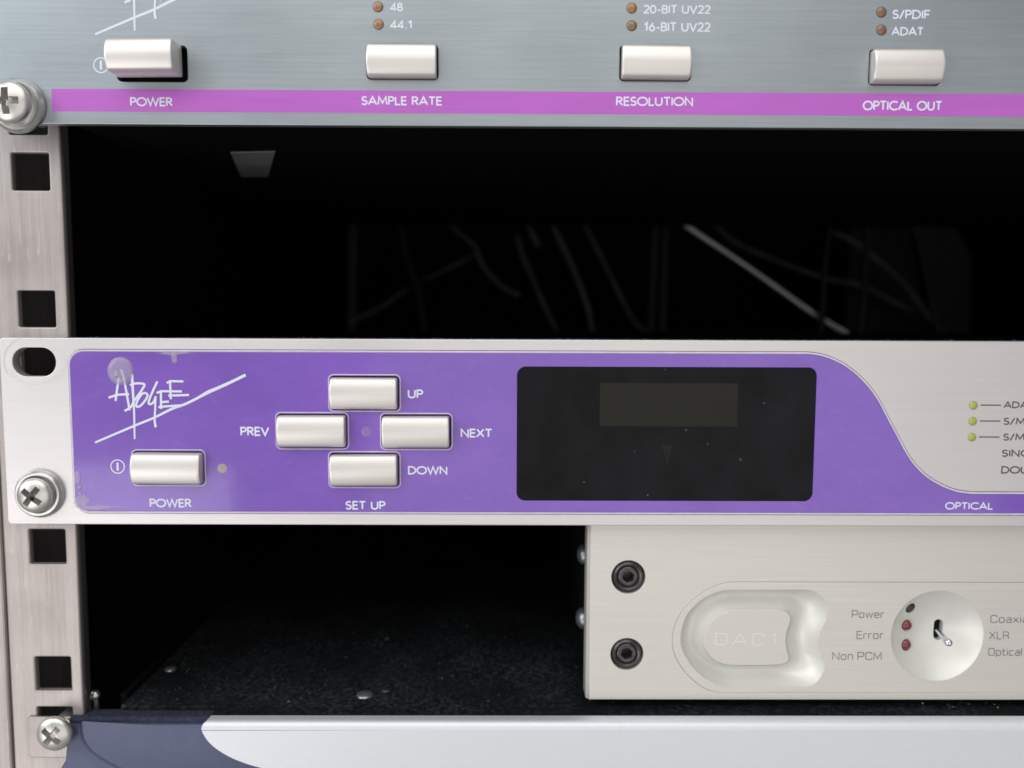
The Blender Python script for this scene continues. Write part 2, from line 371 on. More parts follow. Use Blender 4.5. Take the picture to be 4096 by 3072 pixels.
EUR = {
 'P': (.68, [[(.04, 0), (.04, 1), (.48, 1)]+arc(.50, .82, .18, .18, 90, 0, 4)+arc(.50, .60, .18, .18, 0, -90, 4)+[(.04, .42)]]),
 'E': (.60, [[(.60, 1), (.04, 1), (.04, 0), (.62, 0)], [(.04, .52), (.56, .52)]]),
 'N': (.76, [[(.04, 0), (.04, 1), (.72, 0), (.72, 1)]]),
 'C': (.72, [[(.72, .74)]+arc(.50, .80, .20, .20, 0, 90, 4)+arc(.22, .80, .18, .20, 90, 180, 4)+arc(.22, .20, .18, .20, 180, 270, 4)+arc(.50, .20, .20, .20, 270, 360, 4)+[(.72, .28)]]),
 'M': (.86, [[(.04, 0), (.04, 1), (.43, .12), (.82, 1), (.82, 0)]]),
 'X': (.74, [[(0, 0), (.72, 1)], [(.02, 1), (.74, 0)]]),
 'L': (.56, [[(.04, 1), (.04, 0), (.56, 0)]]),
 'R': (.70, [[(.04, 0), (.04, 1), (.46, 1)]+arc(.48, .80, .18, .20, 90, 0, 4)+arc(.48, .66, .18, .18, 0, -90, 4)+[(.04, .48)], [(.46, .48), (.64, .38), (.66, 0)]]),
 'O': (.74, [rr(.04, .70, 0, 1, .2)]),
 'D': (.76, [[(.04, 0), (.04, 1), (.52, 1)]+arc(.54, .80, .18, .20, 90, 0, 4)+arc(.54, .20, .18, .20, 0, -90, 4)+[(.04, 0)]]),
 'A': (.86, [[(0, 0), (.42, 1), (.84, 0)], [(.14, .28), (.70, .28)]]),
 '1': (.40, [[(.02, .78), (.32, 1), (.32, 0)]]),
 'o': (.58, [rr(.04, .54, 0, .70)]), 'w': (.84, [[(0, .70), (.20, 0), (.41, .66), (.62, 0), (.82, .70)]]),
 'e': (.58, [[(.54, .12)]+arc(.38, .14, .16, .14, 350, 270, 3)+arc(.20, .16, .16, .16, 270, 180, 4)+arc(.20, .54, .16, .16, 180, 90, 4)+arc(.38, .54, .16, .16, 90, 0, 4)+[(.54, .36), (.04, .36)]]),
 'r': (.38, [[(.04, 0), (.04, .70)], [(.04, .52)]+arc(.20, .54, .16, .16, 160, 90, 3)+[(.38, .70)]]),
 'n': (.56, [[(.04, 0), (.04, .70), (.36, .70)]+arc(.36, .54, .16, .16, 90, 0, 4)+[(.52, 0)]]),
 'a': (.56, [[(.08, .68), (.36, .70)]+arc(.36, .54, .16, .16, 90, 0, 4)+[(.52, 0), (.20, 0)]+arc(.20, .20, .16, .20, 270, 90, 6)+[(.52, .40)]]),
 'x': (.56, [[(0, 0), (.54, .70)], [(.02, .70), (.56, 0)]]), 'i': (.08, [[(.04, 0), (.04, .70)], [(.04, .90), (.04, 1.0)]]), 'l': (.08, [[(.04, 0), (.04, 1.02)]]),
 'p': (.58, [[(.04, -.26), (.04, .70), (.36, .70)]+arc(.38, .54, .16, .16, 90, 0, 4)+arc(.38, .16, .16, .16, 0, -90, 4)+[(.04, 0)]]),
 't': (.38, [[(.10, 1.0), (.10, .16)]+arc(.24, .14, .14, .14, 180, 270, 3)+[(.38, 0)], [(0, .70), (.36, .70)]]),
 'c': (.54, [[(.52, .68), (.22, .70)]+arc(.20, .54, .16, .16, 90, 180, 4)+arc(.20, .16, .16, .16, 180, 270, 4)+[(.52, .01)]]), ' ': (.30, []),
}
def lettering(text, px0, px1, py0, py1, Y, yface, mat, parent, font=GEO, weight=.18, track=.15, shear=0, label=None, name='lettering', cap=None):
    """text whose first and last strokes span px0..px1 and whose capitals span py0..py1 in the photograph"""
    pym = (py0+py1)/2; x0 = at(px0, pym, Y)[0]; x1 = at(px1, pym, Y)[0]
    pxm = (px0+px1)/2; zt = at(pxm, py0, Y)[1]; zb = at(pxm, py1, Y)[1]; h = zt-zb; w = weight*h
    adv = sum(font[c][0]+(track if c != ' ' else .02) for c in text)-track
    # strokes are centred half a weight inside the measured box
    sx = (x1-x0-w)/(adv-.04); hh = h-w
    bm = bmesh.new(); x = x0+w/2-.02*sx; cnt[0] = 0
    for c in text:
        for st in font[c][1]:
            closed = (Vector(st[0])-Vector(st[-1])).length < 1e-3
            pts = [(x+a*sx+b*shear*hh, zb+w/2+b*hh) for a, b in (st[:-1] if closed else st)]
            ribbon(bm, pts, w, yface, closed=closed)
        x += (font[c][0]+(track if c != ' ' else .02))*sx
    return obj(name, bm, mat, parent, label or ('small printed letters' if any(q in text for q in ('UV22', 'ADAT', 'DAC1', 'S/PDIF', 'S/MUX')) else text+' in small printed letters'))

def push_button(parent, px0, px1, py0, py1, Y, out, yface, label, halo=None, kind_w=None, tilt=0.0, name='push_button', dz=0.0):
    """metal bar button with a bulging front, filling the hole measured at px0..px1, py0..py1; stands out by 'out' mm"""
    ym = (py0+py1)/2; xm = (px0+px1)/2
    x0 = at(px0, ym, Y)[0]; x1 = at(px1, ym, Y)[0]; z1 = at(xm, py0, Y)[1]; z0 = at(xm, py1, Y)[1]
    g = .32; w = (x1-x0)/2-g; h = (z1-z0)/2-g; cx = (x0+x1)/2; cz = (z0+z1)/2+dz
    if out > 4: w -= .30; h -= .12; cx -= .18
    bm = bmesh.new(); nz = 22; rings = []
    def section(s):            # D shaped section: flat sides, bulging front
        pts = [(-h*s, 6.0)]
        r = .9
        for k in range(nz+1):
            t = -1+2*k/nz; z = t*h
            y = 0.95*(t*t)                      # the front is an arc, highest in the middle
            e = max(0, abs(t)-.90)/.10; y += .35*e*e
            pts.append((z*s, y+(1-s)*1.6))
        pts.append((h*s, 6.0)); return pts
    for f, s in ((-1, .93), (-.985, .975), (-.955, .995), (-.92, 1.0), (0, 1.0), (.92, 1.0), (.955, .995), (.985, .975), (1, .93)):
        rings.append([bm.verts.new((cx+f*w+0, yface-out+y, cz+z+(y-3)*tilt)) for z, y in section(s)])
    for a, b in zip(rings, rings[1:]):
        for k in range(len(a)-1): bm.faces.new([a[k], b[k], b[k+1], a[k+1]])
        bm.faces.new([a[-1], b[-1], b[0], a[0]])
    bm.faces.new(rings[0]); bm.faces.new(rings[-1][::-1])
    bmesh.ops.recalc_face_normals(bm, faces=bm.faces)
    rnd = random.Random(int(px0*7+py0)); ang = math.radians(rnd.uniform(-.7, .7)); dy_ = rnd.uniform(-.15, .15)   # each one sits a little differently
    bmesh.ops.rotate(bm, verts=bm.verts, cent=(cx, 0, cz), matrix=Matrix.Rotation(ang, 3, 'Y'))
    bmesh.ops.translate(bm, verts=bm.verts, vec=(rnd.uniform(-.06, .06), dy_, rnd.uniform(-.05, .05)))
    obj(name, bm, M['button'], parent, label, smooth=True)
    lp = rect(x0, x1, z0, z1, .9)
    return lp, (x0, x1, z0, z1)
def well(parent, lp, yb, mat=None):
    """dark bottom of a button hole"""
    bm = bmesh.new(); bm.faces.new([bm.verts.new((x, yb, z)) for x, z in lp]); bmesh.ops.recalc_face_normals(bm, faces=bm.faces)
    return obj('button_well', bm, M['void'], parent)
def led(parent, px, py, rpx, Y, yface, mat, depth=.7, name='led', flat=False):
    x, z = at(px, py, Y); r = rpx/17.1
    prof = [(r, yface+1.2)]+[(r*math.cos(math.radians(a)), yface-.01-depth*math.sin(math.radians(a))) for a in range(0, 91, 15)]
    prof[-1] = (0, prof[-1][1])
    obj(name, lathe(prof, x, z, 28), mat, parent, smooth=True)
    ring = lathe([(r, yface-.01), (r+.05, yface-.02), (r+.10, yface+.02)], x, z, 28, False, False)
    return ring
LOGO = [  # strokes of the slashed signature, in photograph pixels on the purple panel
 ([(384, 1769), (541, 1702), (617, 1671), (694, 1633), (738, 1618), (790, 1593), (835, 1568), (870, 1553), (930, 1526), (985, 1499)], [7, 8, 8, 9, 9, 9, 12, 11, 10, 10]),
 ([(488, 1478), (479, 1508), (472, 1556), (466, 1603)], None), ([(488, 1478), (501, 1521), (517, 1612), (522, 1640)], None),
 ([(438, 1590), (473, 1578), (520, 1576)], None), ([(531, 1496), (534, 1545), (540, 1645), (542, 1755)], [10, 9, 7, 6]),
 ([(523, 1540), (547, 1533), (580, 1536), (573, 1556), (552, 1586), (538, 1606), (526, 1628), (502, 1643)], None),
 ([(590, 1572), (573, 1574), (556, 1597), (548, 1618), (554, 1627), (568, 1620), (585, 1600), (594, 1582), (590, 1572)], None),
 ([(633, 1525), (617, 1559), (603, 1592), (598, 1611), (606, 1616), (618, 1607), (627, 1584)], None), ([(626, 1584), (624, 1640), (622, 1680), (626, 1708)], [7, 7, 8, 9]),
 ([(647, 1560), (648, 1635)], None), ([(630, 1571), (650, 1564), (731, 1565)], None), ([(650, 1608), (679, 1605)], None), ([(637, 1628), (660, 1625), (735, 1620)], None),
 ([(683, 1520), (685, 1556), (687, 1596)], None), ([(670, 1530), (690, 1524), (737, 1525)], None), ([(676, 1582), (700, 1581), (759, 1579)], None)]
def logo(parent, dx, dy, Y, yface, label):
    bm = bmesh.new(); cnt[0] = 0
    for k, (st, ws) in enumerate(LOGO):
        pts = [at(x+dx, y+dy, Y) for x, y in st]
        w = [1.15*q/17.2 for q in ws] if ws else None
        if len(pts) > 4: 
            aug = [(p[0], p[1], (w[i] if w else 9/17.2)) for i, p in enumerate(pts)]
            aug = smooth_path(aug, 4); pts = [(a[0], a[1]) for a in aug]; w = [a[2] for a in aug]
        ribbon(bm, pts, 9/17.2, yface, widths=w)
    return obj('signature_logo', bm, M['white'], parent, label)
def power_icon(parent, px, py, Y, yface):
    x, z = at(px, py, Y); bm = bmesh.new()
    ribbon(bm, circ(x, z, 1.58, 36), .26, yface, closed=True)
    ribbon(bm, [(x, z-.95), (x, z+.95)], .48, yface-.004)
    return obj('power_symbol', bm, M['white'], parent, 'white circle with an upright bar inside')

# ------------------------------------------------------------------ cabinet, rails
cab = merge(box(-127, -123.4, 12, 470, -170, 190), box(366, 370, 12, 470, -170, 190), box(-123.4, 366, 466, 470, -170, 190),
            box(-123.4, 366, 12, 466, 186, 190), box(-123.4, 366, 12, 466, -170, -166))
tag(obj('cabinet', cab, M['black']), 'black inside of the equipment cabinet behind the panels', None, kind='structure')
def rail(x0, x1, flip, label):
    t = T('rack_rail', ((x0+x1)/2, 5, -120), label, 'rack rail', 'upright rack rails')
    cx = (x0+x1)/2+(1.75 if not flip else -1.75); holes = []
    for k in range(-3, 4):
        for s in (15.875, -15.875):
            z = 44.45*k+s
            if -125 < z < 140: holes.append(rect(cx-4.3, cx+4.3, z-4.25, z+4.25, .35, 3))
    obj('flange', plate([rect(x0, x1, -128, 145)]+holes, 3.0, 2.0, .45), M['rail'], t)
    obj('side_wall', box(x0-9 if not flip else x1+.05, x0-.05 if not flip else x1+9, 2.2, 40, -128, 145, .5), M['rail'], t)
    return t
rail(-122.6, -104.9, False, 'worn bare metal rack rail with square holes down the left side')
rail(348, 365.7, True, 'matching bare metal rack rail at the far right end')

# ------------------------------------------------------------------ upper unit
YU = -5.0
U = T('rack_unit', (122, YU, 91), 'blue grey brushed rack unit with magenta stripe at the top', 'rack unit')
ub = {}
pu = []
specs = [((468, 748, 184, 326), 6.6, 'POWER button standing well proud of the panel'), ((1466, 1752, 177, 318), 2.6, None), ((2479, 2763, 182, 324), 2.6, None), ((3476, 3763, 199, 341), 2.8, None)]
for (a, b, c, d), out, lab in specs:
    lp, bb = push_button(U, a, b, c, d, YU, out, YU, lab, dz=(.25 if out > 4 else 0), tilt=0)
    pu.append(lp); well(U, lp, YU+5)
zb, zt = 69.25, 113.0
slot_u = rect(-115.0, -105.0, 73.0-2.6, 73.0+2.6, 2.5)
obj('front_panel', plate([rect(-119.5, 363, zb, zt, .6, 3)]+pu+[slot_u], YU, 2.0, .25), M['upper'], U)
s0 = at(206, 367, YU); s1 = at(206, 453, YU)
zs1 = (at(1900, 356, YU)[1]+at(206, 367, YU)[1]+at(4096, 381, YU)[1])/3+.15; zs0 = (at(1900, 446, YU)[1]+at(206, 453, YU)[1]+at(4096, 476, YU)[1])/3+.15
bm = bmesh.new(); bm.faces.new([bm.verts.new(p) for p in ((s0[0], YU-.02, zs0), (356, YU-.02, zs0), (356, YU-.02, zs1), (s0[0], YU-.02, zs1))])
obj('stripe', bm, M['magenta'], U, 'magenta printed stripe')
for tx, a, b, c, d in (('POWER', 520, 691, 389, 426), ('SAMPLE RATE', 1445, 1769, 385, 422), ('RESOLUTION', 2463, 2773, 387, 425), ('OPTICAL OUT', 3451, 3768, 403, 443)):
    lettering(tx, a, b, c, d, YU, YU-.035, M['white'], U)
for tx, a, b, c, d in (('48', 1560, 1612, 11, 46), ('44.1', 1560, 1650, 81, 116), ('20-BIT UV22', 2573, 2842, 20, 56), ('16-BIT UV22', 2573, 2842, 89, 127), ('S/PDIF', 3569, 3720, 39, 77), ('ADAT', 3566, 3694, 108, 143)):
    lettering(tx, a, b, c, d, YU, YU-.02, M['white'], U)
rings = []
for px, py, m_ in ((1512, 27.5, 'amber'), (1514, 97.6, 'amber'), (2527, 32.5, 'amber'), (2527, 103, 'amber_dark'), (3525.6, 48.7, 'amber_brown'), (3525.6, 120, 'amber_brown')):
    rings.append(led(U, px, py, 19, YU, YU, M[m_], .35))
for r in rings: obj('led_recess_shade', r, M['darkled'], U, smooth=True)  # dark rings stand in for the shade round the recessed lamps
logo(U, -3, -1632, YU, YU-.02, 'foot of the white handwritten signature with its long slash')
power_icon(U, 404, 261, YU, YU-.02)
obj('chassis', box(-100, 344, YU+3.3, 192, 70.2, 112, .4), M['black'], U)
bm = bmesh.new(); q = []
for px, py in ((922, 608), (1100, 604), (1072, 704), (965, 706)):
    d = FW+RT*((px-2048)/FPX)-UP_*((py-1536)/FPX); t = (70.15-CAM[2])/d.z; q.append((CAM[0]+t*d.x, CAM[1]+t*d.y))
f = bm.faces.new([bm.verts.new((x, y, 70.15)) for x, y in q]); g_ = bmesh.ops.extrude_face_region(bm, geom=[f]); bmesh.ops.translate(bm, verts=[v for v in g_['geom'] if isinstance(v, bmesh.types.BMVert)], vec=(0, 0, -.25)); bmesh.ops.recalc_face_normals(bm, faces=bm.faces); obj('sticker', bm, M['sticker'], U, 'small pale grey sticker on the underside')

# ------------------------------------------------------------------ screws
def cross_cutter(x, y, z, rot, s=1.0):
    out = []
    for a in (rot, rot+90):
        b = bmesh.new(); ca, sa = math.cos(math.radians(a)), math.sin(math.radians(a)); vs = []
        for yy, L, w in ((y-3, 3.5*s, .85*s), (y+3.6, 1.3*s, .50*s)):
            vs.append([b.verts.new((x+u*ca-v*sa, yy, z+u*sa+v*ca)) for u, v in ((-L, -w), (L, -w), (L, w), (-L, w))])
        b.faces.new(vs[0]); b.faces.new(vs[1][::-1])
        for k in range(4): b.faces.new([vs[0][k], vs[0][(k+1) % 4], vs[1][(k+1) % 4], vs[1][k]])
        bmesh.ops.recalc_face_normals(b, faces=b.faces); out.append(b)
    return out
def rack_screw(x, z, yface, rot, rh, label, washer=6.0, lift=1.6, shaft=True):
    t = T('rack_screw', (x, yface, z), label, 'screw', 'cross-head screws in the left rack rail')
    if washer:
        wr = washer
        prof = [(3.0, yface-.02), (wr-.2, yface-.02), (wr, yface-.3), (wr-.15, yface-.95), (wr-.7, yface-1.45), (wr-1.2, yface-1.45), (wr-1.6, yface-1.05), (3.3, yface-.55), (3.0, yface-.5), (3.0, yface-.02)]
        obj('washer', lathe(prof, x, z, 56, False, False), M['steel_dull'], t, smooth=True)
    y0 = yface-lift
    head = [(rh-.9, y0+.2), (rh-.15, y0), (rh, y0-.35), (rh-.06, y0-.8)]
    for k in range(1, 10):
        a = k/9*PI/2; head.append(((rh-.06)*math.cos(a), y0-.8-1.55*math.sin(a)))
    head[-1] = (0, head[-1][1])
    hb = lathe(head, x, z, 48, True, False)
    for c in cross_cutter(x, y0-1.7, z, rot, rh/4.2): hb = cut(hb, c)
    obj('head', hb, M['steel'], t, smooth=True)
    obj('shank', lathe([(2.6, y0+2.2), (2.6, yface+9)], x, z, 24), M['steel'], t, smooth=True)
    return t
wx, wz = at(66, 421, YU-1)
rack_screw(wx, wz, YU, 92, 4.55, 'large cross-head screw and washer beside the magenta stripe, uppermost on the rail', 6.0, 2.9)
wx, wz = at(158, 1975, -.5)
rack_screw(wx, wz, 0, -38, 4.15, 'cross-head screw and washer beside the lower left corner of the purple plate', 5.75, 1.7)
wx, wz = at(197, 2954, -3)
rack_screw(wx, wz, 0.8, 50, 4.25, 'washerless cross-head screw beside the slate blue cheek at the foot of the rail', None, .9)

# ------------------------------------------------------------------ middle unit
YM = 0.0
Mi = T('rack_unit', (122, YM, 0), 'pale brushed rack unit with glossy purple plate and black display', 'rack unit')
YO = -.40                                 # face of the purple overlay
pm = []
for a, b, c, d, out, lab in ((537, 819, 1804, 1936, 2.9, None), (1322, 1597, 1504, 1639, 2.3, None), (1112, 1390, 1655, 1789.5, 2.3, None), (1529, 1804, 1658, 1792, 2.3, None), (1322, 1597, 1811, 1943.6, 2.3, None)):
    lp, bb = push_button(Mi, a, b, c, d, YM, out, YO, lab)
    pm.append(lp); well(Mi, lp, 4.2)
    big = rect(bb[0]-.32, bb[1]+.32, bb[2]-.32, bb[3]+.32, 1.15)
    obj('hole_rim', loop_tube(big, YO+.02, .16), M['edge'], Mi, smooth=True)
# outline of the overlay
L0 = -102.9; ztop = 18.72; zbot = -18.95; zr = -14.85
curve_px = [(3200, 1415), (3250, 1419), (3296, 1428), (3359, 1454), (3417, 1495), (3470, 1548), (3509, 1603), (3547, 1675), (3586, 1748), (3624, 1818), (3663, 1871), (3711, 1914), (3769, 1947), (3827, 1968), (3885, 1976)]
cv = smooth_path([at(x, y, YM) for x, y in curve_px], 5)
cv = [(x, min(z, ztop)) for x, z in cv]; zr = cv[-1][1]
ov = [(L0+3.1, zbot)]
ov = []
for k in range(9): a = math.radians(90+90*k/8); ov.append((L0+3.1+3.1*math.cos(a), ztop-3.1+3.1*math.sin(a)))
for k in range(9): a = math.radians(180+90*k/8); ov.append((L0+3.1+3.1*math.cos(a), zbot+3.1+3.1*math.sin(a)))
ov += [(240, zbot), (240, zr)] + cv[::-1]
d0 = at(2069, 1465); d1 = at(3262, 2004); disp = rect(d0[0], at(3258, 1700)[0], d1[1], at(2600, 1468)[1], 2.0, 8)
obj('overlay', plate([ov]+pm+[disp], YO, .38, .10), M['purple'], Mi, 'glossy purple plate sweeping down to a thin band at the right')
# clear rim of the overlay (outline grown outwards a little)
def grow(loop, d):
    out = []; N = len(loop)
    for i in range(N):
        a, b, c = Vector(loop[i-1]), Vector(loop[i]), Vector(loop[(i+1) % N])
        n1 = (b-a).normalized(); n2 = (c-b).normalized(); n = Vector((n1.y+n2.y, -n1.x-n2.x))
        n = n.normalized() if n.length > .1 else Vector((n1.y, -n1.x)); k = 1/max(.6, n.dot(Vector((n1.y, -n1.x))))
        out.append((b.x+n.x*d*k, b.y+n.y*d*k))
    return out
obj('overlay_rim', plate([grow(ov, .50), grow(ov, .02)], YO+.10, .30, .12), M['edge'], Mi, 'clear raised edge round the purple plate')
obj('recess_line', loop_tube(grow(ov, .58), YM+.03, .10), M['greyp'], Mi)
slot_c = at(136, 1448)
slots = [rect(slot_c[0]-5.0, slot_c[0]+5.0, slot_c[1]-3.35, slot_c[1]+3.35, 3.2, 8), rect(slot_c[0]-4.2, slot_c[0]+5.0, -15.9-2.6, -15.9+2.6, 2.5, 8)]
pbig = [rect(min(p[0] for p in lp)-.05, max(p[0] for p in lp)+.05, min(p[1] for p in lp)-.05, max(p[1] for p in lp)+.05, .9) for lp in pm]
obj('front_panel', plate([rect(-119.3, 363, -22.25, 21.9, 1.0, 4), disp[:]]+pbig+slots, YM, 3.0, .22), M['mid'], Mi)
obj('display_window', plate([rect(min(p[0] for p in disp)+.02, max(p[0] for p in disp)-.02, min(p[1] for p in disp)+.02, max(p[1] for p in disp)-.02, 1.98, 8)], YO+.16, 1.6, .06), M['glass'], Mi, 'smoked black display window with rounded corners')
a0 = at(2400, 1531); a1 = at(2947, 1706)
bm = bmesh.new(); bm.faces.new([bm.verts.new((x, YO+.14, z)) for x, z in ((a0[0], a1[1]), (a1[0], a1[1]), (a1[0], a0[1]), (a0[0], a0[1]))])
obj('screen', bm, M['lcd'], Mi, 'dim grey brown rectangle of the unlit screen')
bm = bmesh.new(); bm.faces.new([bm.verts.new((*[at(x, y)[0]], YO+.14, at(x, y)[1])) for x, y in ((2668, 1862), (2690, 1778), (2646, 1778))])
obj('pointer_mark', bm, M['mark'], Mi, 'dim downward triangle in the display')
for px, py, r in ((2744, 1720, 5), (2961, 1838, 6), (2336, 1928, 3), (2537, 1806, 2), (2830, 1775, 4), (3056, 1612, 3), (2590, 1980, 3), (2659, 1478, 2)):
    x, z = at(px, py); obj('dust_speck', lathe([(r/17, YO+.14), (r/30, YO+.08), (0, YO+.06)], x, z, 8), M['sheet'] if r > 3 else M['speck'], Mi, smooth=True)
for tx, a, b, c, d in (('POWER', 601, 769, 1993, 2028), ('UP', 1631, 1693, 1557, 1593), ('PREV', 963, 1079, 1706, 1743), ('NEXT', 1842, 1969, 1713.5, 1749), ('DOWN', 1632, 1791, 1863, 1897), ('SET UP', 1383, 1543, 2002, 2037), ('OPTICAL', 3777, 3967, 2007, 2037)):
    lettering(tx, a, b, c, d, YM, YO-.02, M['white'], Mi)
# black printed channel names run out of the frame on the right
for tx, a, b, c, d in (('ADAT', 4015, 4138, 1605.6, 1633.5), ('S/MUX', 4014, 4166, 1671, 1700), ('S/MUX', 4012.5, 4164, 1734, 1763), ('SINGLE', 4007, 4174, 1798, 1828), ('DOUBLE', 4004, 4190, 1864.5, 1895)):
    lettering(tx, a, b, c, d, YM, YM-.02, M['dark'], Mi)
for px, py in ((3894, 1621.5), (3891, 1685), (3888, 1749)):
    rg = led(Mi, px, py, 16, YM, YM, M['lime'], .25); obj('led_recess_shade', rg, M['greyp'], Mi, smooth=True)  # ring coloured dark in place of the shade in the lamp's hole
    x0, z = at(px+28, py-1); x1, _ = at(px+110, py-1)
    bm = bmesh.new(); ribbon(bm, [(x0, z), (x1, z)], .27, YM-.02); obj('leader_line', bm, M['dark'], Mi)
for px, py, m_, r in ((891.5, 1872.5, 'tan', 20), (1467, 1725.5, 'mauve', 21)):
    x, z = at(px, py); obj('led_window', lathe([(r/17.2, YO+.01), (r/17.2-.12, YO-.03), (0, YO-.05)], x, z, 28), M[m_], Mi, smooth=True)
logo(Mi, 0, 0, YM, YO-.02, 'white handwritten signature with a long slash under it')
power_icon(Mi, 474, 1865, YM, YO-.02)
# glue and wear on the film
def blob(px, py, rx, rz, hgt, mat, name, label=None, wob=.1, seed=0):
    x, z = at(px, py); bm = bmesh.new(); n = 26; rings = []
    for f, y in ((1, 0), (.9, -hgt*.6), (.6, -hgt), (.25, -hgt*.9)):
        rings.append([bm.verts.new((x+rx*f*math.cos(2*PI*k/n)*(1+wob*mnoise.noise((math.cos(2*PI*k/n)*1.5, math.sin(2*PI*k/n)*1.5, seed))), YO-.01+y, z+rz*f*math.sin(2*PI*k/n)*(1+wob*mnoise.noise((math.cos(2*PI*k/n)*1.5+5, math.sin(2*PI*k/n)*1.5, seed))))) for k in range(n)])
    for a, b in zip(rings, rings[1:]):
        for k in range(n): bm.faces.new([a[k], a[(k+1) % n], b[(k+1) % n], b[k]])
    bm.faces.new(rings[-1]); bmesh.ops.recalc_face_normals(bm, faces=bm.faces)
    return obj(name, bm, mat, Mi, label, smooth=True)
blob(486, 1484, 3.05, 3.35, .5, M['film'], 'glue_disc', 'round clear blob of glue over the signature', .04)
blob(474, 1494, .95, 1.0, .95, M['film'], 'glue_disc', 'small bump in the clear glue', .05)
blob(701, 1432, .75, 1.55, .2, M['residue'], 'glue_smear', 'pale scuff hanging from the top edge', .9, 3)
blob(690, 1412, 4.5, .38, .15, M['residue'], 'glue_smear', None, .9, 5)
blob(314, 1912, .85, 1.6, .25, M['residue'], 'glue_smear', None, .3, 8)
blob(322, 1948, .5, .5, .25, M['residue'], 'glue_smear', None, .2, 9)
blob(325, 1975, .5, .5, .25, M['residue'], 'glue_smear', None, .2, 10)
blob(385, 2028, 5.2, .5, .2, M['residue'], 'glue_smear', None, 1.2, 11)
blob(330, 2006, 1.8, 1.3, .15, M['residue'], 'glue_smear', None, 1.0, 12)
# worn ring and scratches round the empty slot
for k in range(5):
    r = 4.9+.42*k; a0_ = [30, 200, -70, 110, 250][k]; bm = bmesh.new()
    ribbon(bm, [(slot_c[0]+(r+.8)*math.cos(math.radians(a0_+t*9)), slot_c[1]+r*math.sin(math.radians(a0_+t*9))) for t in range(12+3*(k % 3))], .07, YM-.012)
    obj('scratch', bm, M['steel_dull'] if k % 2 else M['satin'], Mi)
obj('chassis', box(-100, 344, YM+3.2, 190, -21.6, 20.6, .4), M['black'], Mi)
# lint along the top edge
obj('dust_layer', box(-104, 345, .35, 2.85, 21.91, 21.97), dust_mat('lint_dust', (0.03, 0.034, 0.05), (0.30, 0.33, 0.44), 0.52), Mi, 'film of bluish dust on the top edge')
bm = bmesh.new()
for k in range(900):
    x = random.uniform(-100, 126); y = random.uniform(.2, 2.8); z = 21.88; l = random.uniform(.15, .7); a = random.uniform(0, PI)
    up = random.uniform(.02, .22) if random.random() < .96 else random.uniform(.2, .5)
    p = Vector((x, y, z)); q = p+Vector((l*math.cos(a), l*.3*math.sin(a), up)); w = Vector((0.03, .03, .05))
    bm.faces.new([bm.verts.new(p), bm.verts.new(q), bm.verts.new(q+w), bm.verts.new(p+w)])
obj('lint', bm, plain('lint', (.17, .18, .26), .9), Mi, 'fine grey lint along the top edge', kind='stuff')

# ------------------------------------------------------------------ half-width unit
YD = 3.2
D = T('audio_converter', (140, YD, -66), 'half-width champagne metal unit with toggle switch under the purple plate', 'audio unit')
xl = 18.45; xr = 261; zd0 = -66.75; zd1 = -22.9
sc1 = at(2514, 2308.6, YD); sc2 = at(2508, 2617, YD)
g_px = [(1100, 89), (980, 88), (860, 93), (740, 115), (600, 170), (470, 250), (350, 350), (250, 460), (180, 590), (140, 710), (127, 830), (140, 950), (190, 1080), (260, 1190), (360, 1300), (480, 1400), (620, 1465), (800, 1490), (950, 1491), (1100, 1488)]
gp = smooth_path([at(2650+x/3.16, 2300+y/3.16, YD) for x, y in g_px], 4)
zg1 = -36.85; zg0 = -64.35
zg1 = gp[0][1]; zg0 = gp[-1][1]
stad = gp+[(250, zg0), (250, zg1)]
stad = stad[::-1] if False else stad
chm = bmesh.new(); sec = [(xl, YD+.75), (xl+.75, YD), (xl+.75, YD+6), (xl, YD+6)]
e0 = [chm.verts.new((x, y, zd0+.12)) for x, y in sec]; e1 = [chm.verts.new((x, y, zd1-.12)) for x, y in sec]
chm.faces.new(e0); chm.faces.new(e1[::-1])
for k in range(4): chm.faces.new([e0[k], e0[(k+1) % 4], e1[(k+1) % 4], e1[k]])
bmesh.ops.recalc_face_normals(chm, faces=chm.faces)
obj('front_panel', merge(plate([rect(xl+.75, xr, zd0, zd1), grow(stad, .05), circ(*sc1, 4.15), circ(*sc2, 4.05)], YD, 6.0, .10, 1), chm), M['dac'], D)
outer_px = [(233, 830), (243, 700), (290, 545), (385, 410), (530, 290), (690, 218), (850, 193), (1100, 190), (1350, 189), (1600, 188), (1780, 188), (1900, 205), (1990, 258), (2055, 345), (2082, 450), (2062, 560), (2012, 670), (1977, 760), (1965, 850), (1978, 945), (2010, 1040), (2042, 1120), (2036, 1205), (1990, 1300), (1925, 1365), (1825, 1402), (1600, 1408), (1350, 1412), (1100, 1416), (860, 1414), (740, 1392), (610, 1342), (490, 1266), (385, 1165), (300, 1040), (247, 925)]
inner_px = [(515, 830), (528, 745), (575, 640), (640, 555), (720, 500), (800, 462), (900, 440), (1050, 436), (1200, 436), (1350, 437), (1500, 438), (1560, 455), (1600, 490), (1622, 530), (1626, 575), (1608, 630), (1588, 690), (1572, 755), (1566, 840), (1574, 920), (1590, 980), (1604, 1030), (1602, 1075), (1570, 1110), (1520, 1130), (1450, 1140), (1330, 1146), (1200, 1148), (1050, 1147), (900, 1146), (800, 1138), (710, 1112), (640, 1068), (585, 1010), (545, 950), (522, 890)]
def dp(l): return smooth_path([at(2650+x/3.16, 2300+y/3.16, YD) for x, y in l], 4, closed=True)
po, pi_ = dp(outer_px), dp(inner_px)
dc = at(3749, 2544.5, YD); DR = 11.35
obj('control_panel', plate([stad, po, circ(*dc, DR, 72)], YD-.02, 3.0, .09), M['dac'], D)
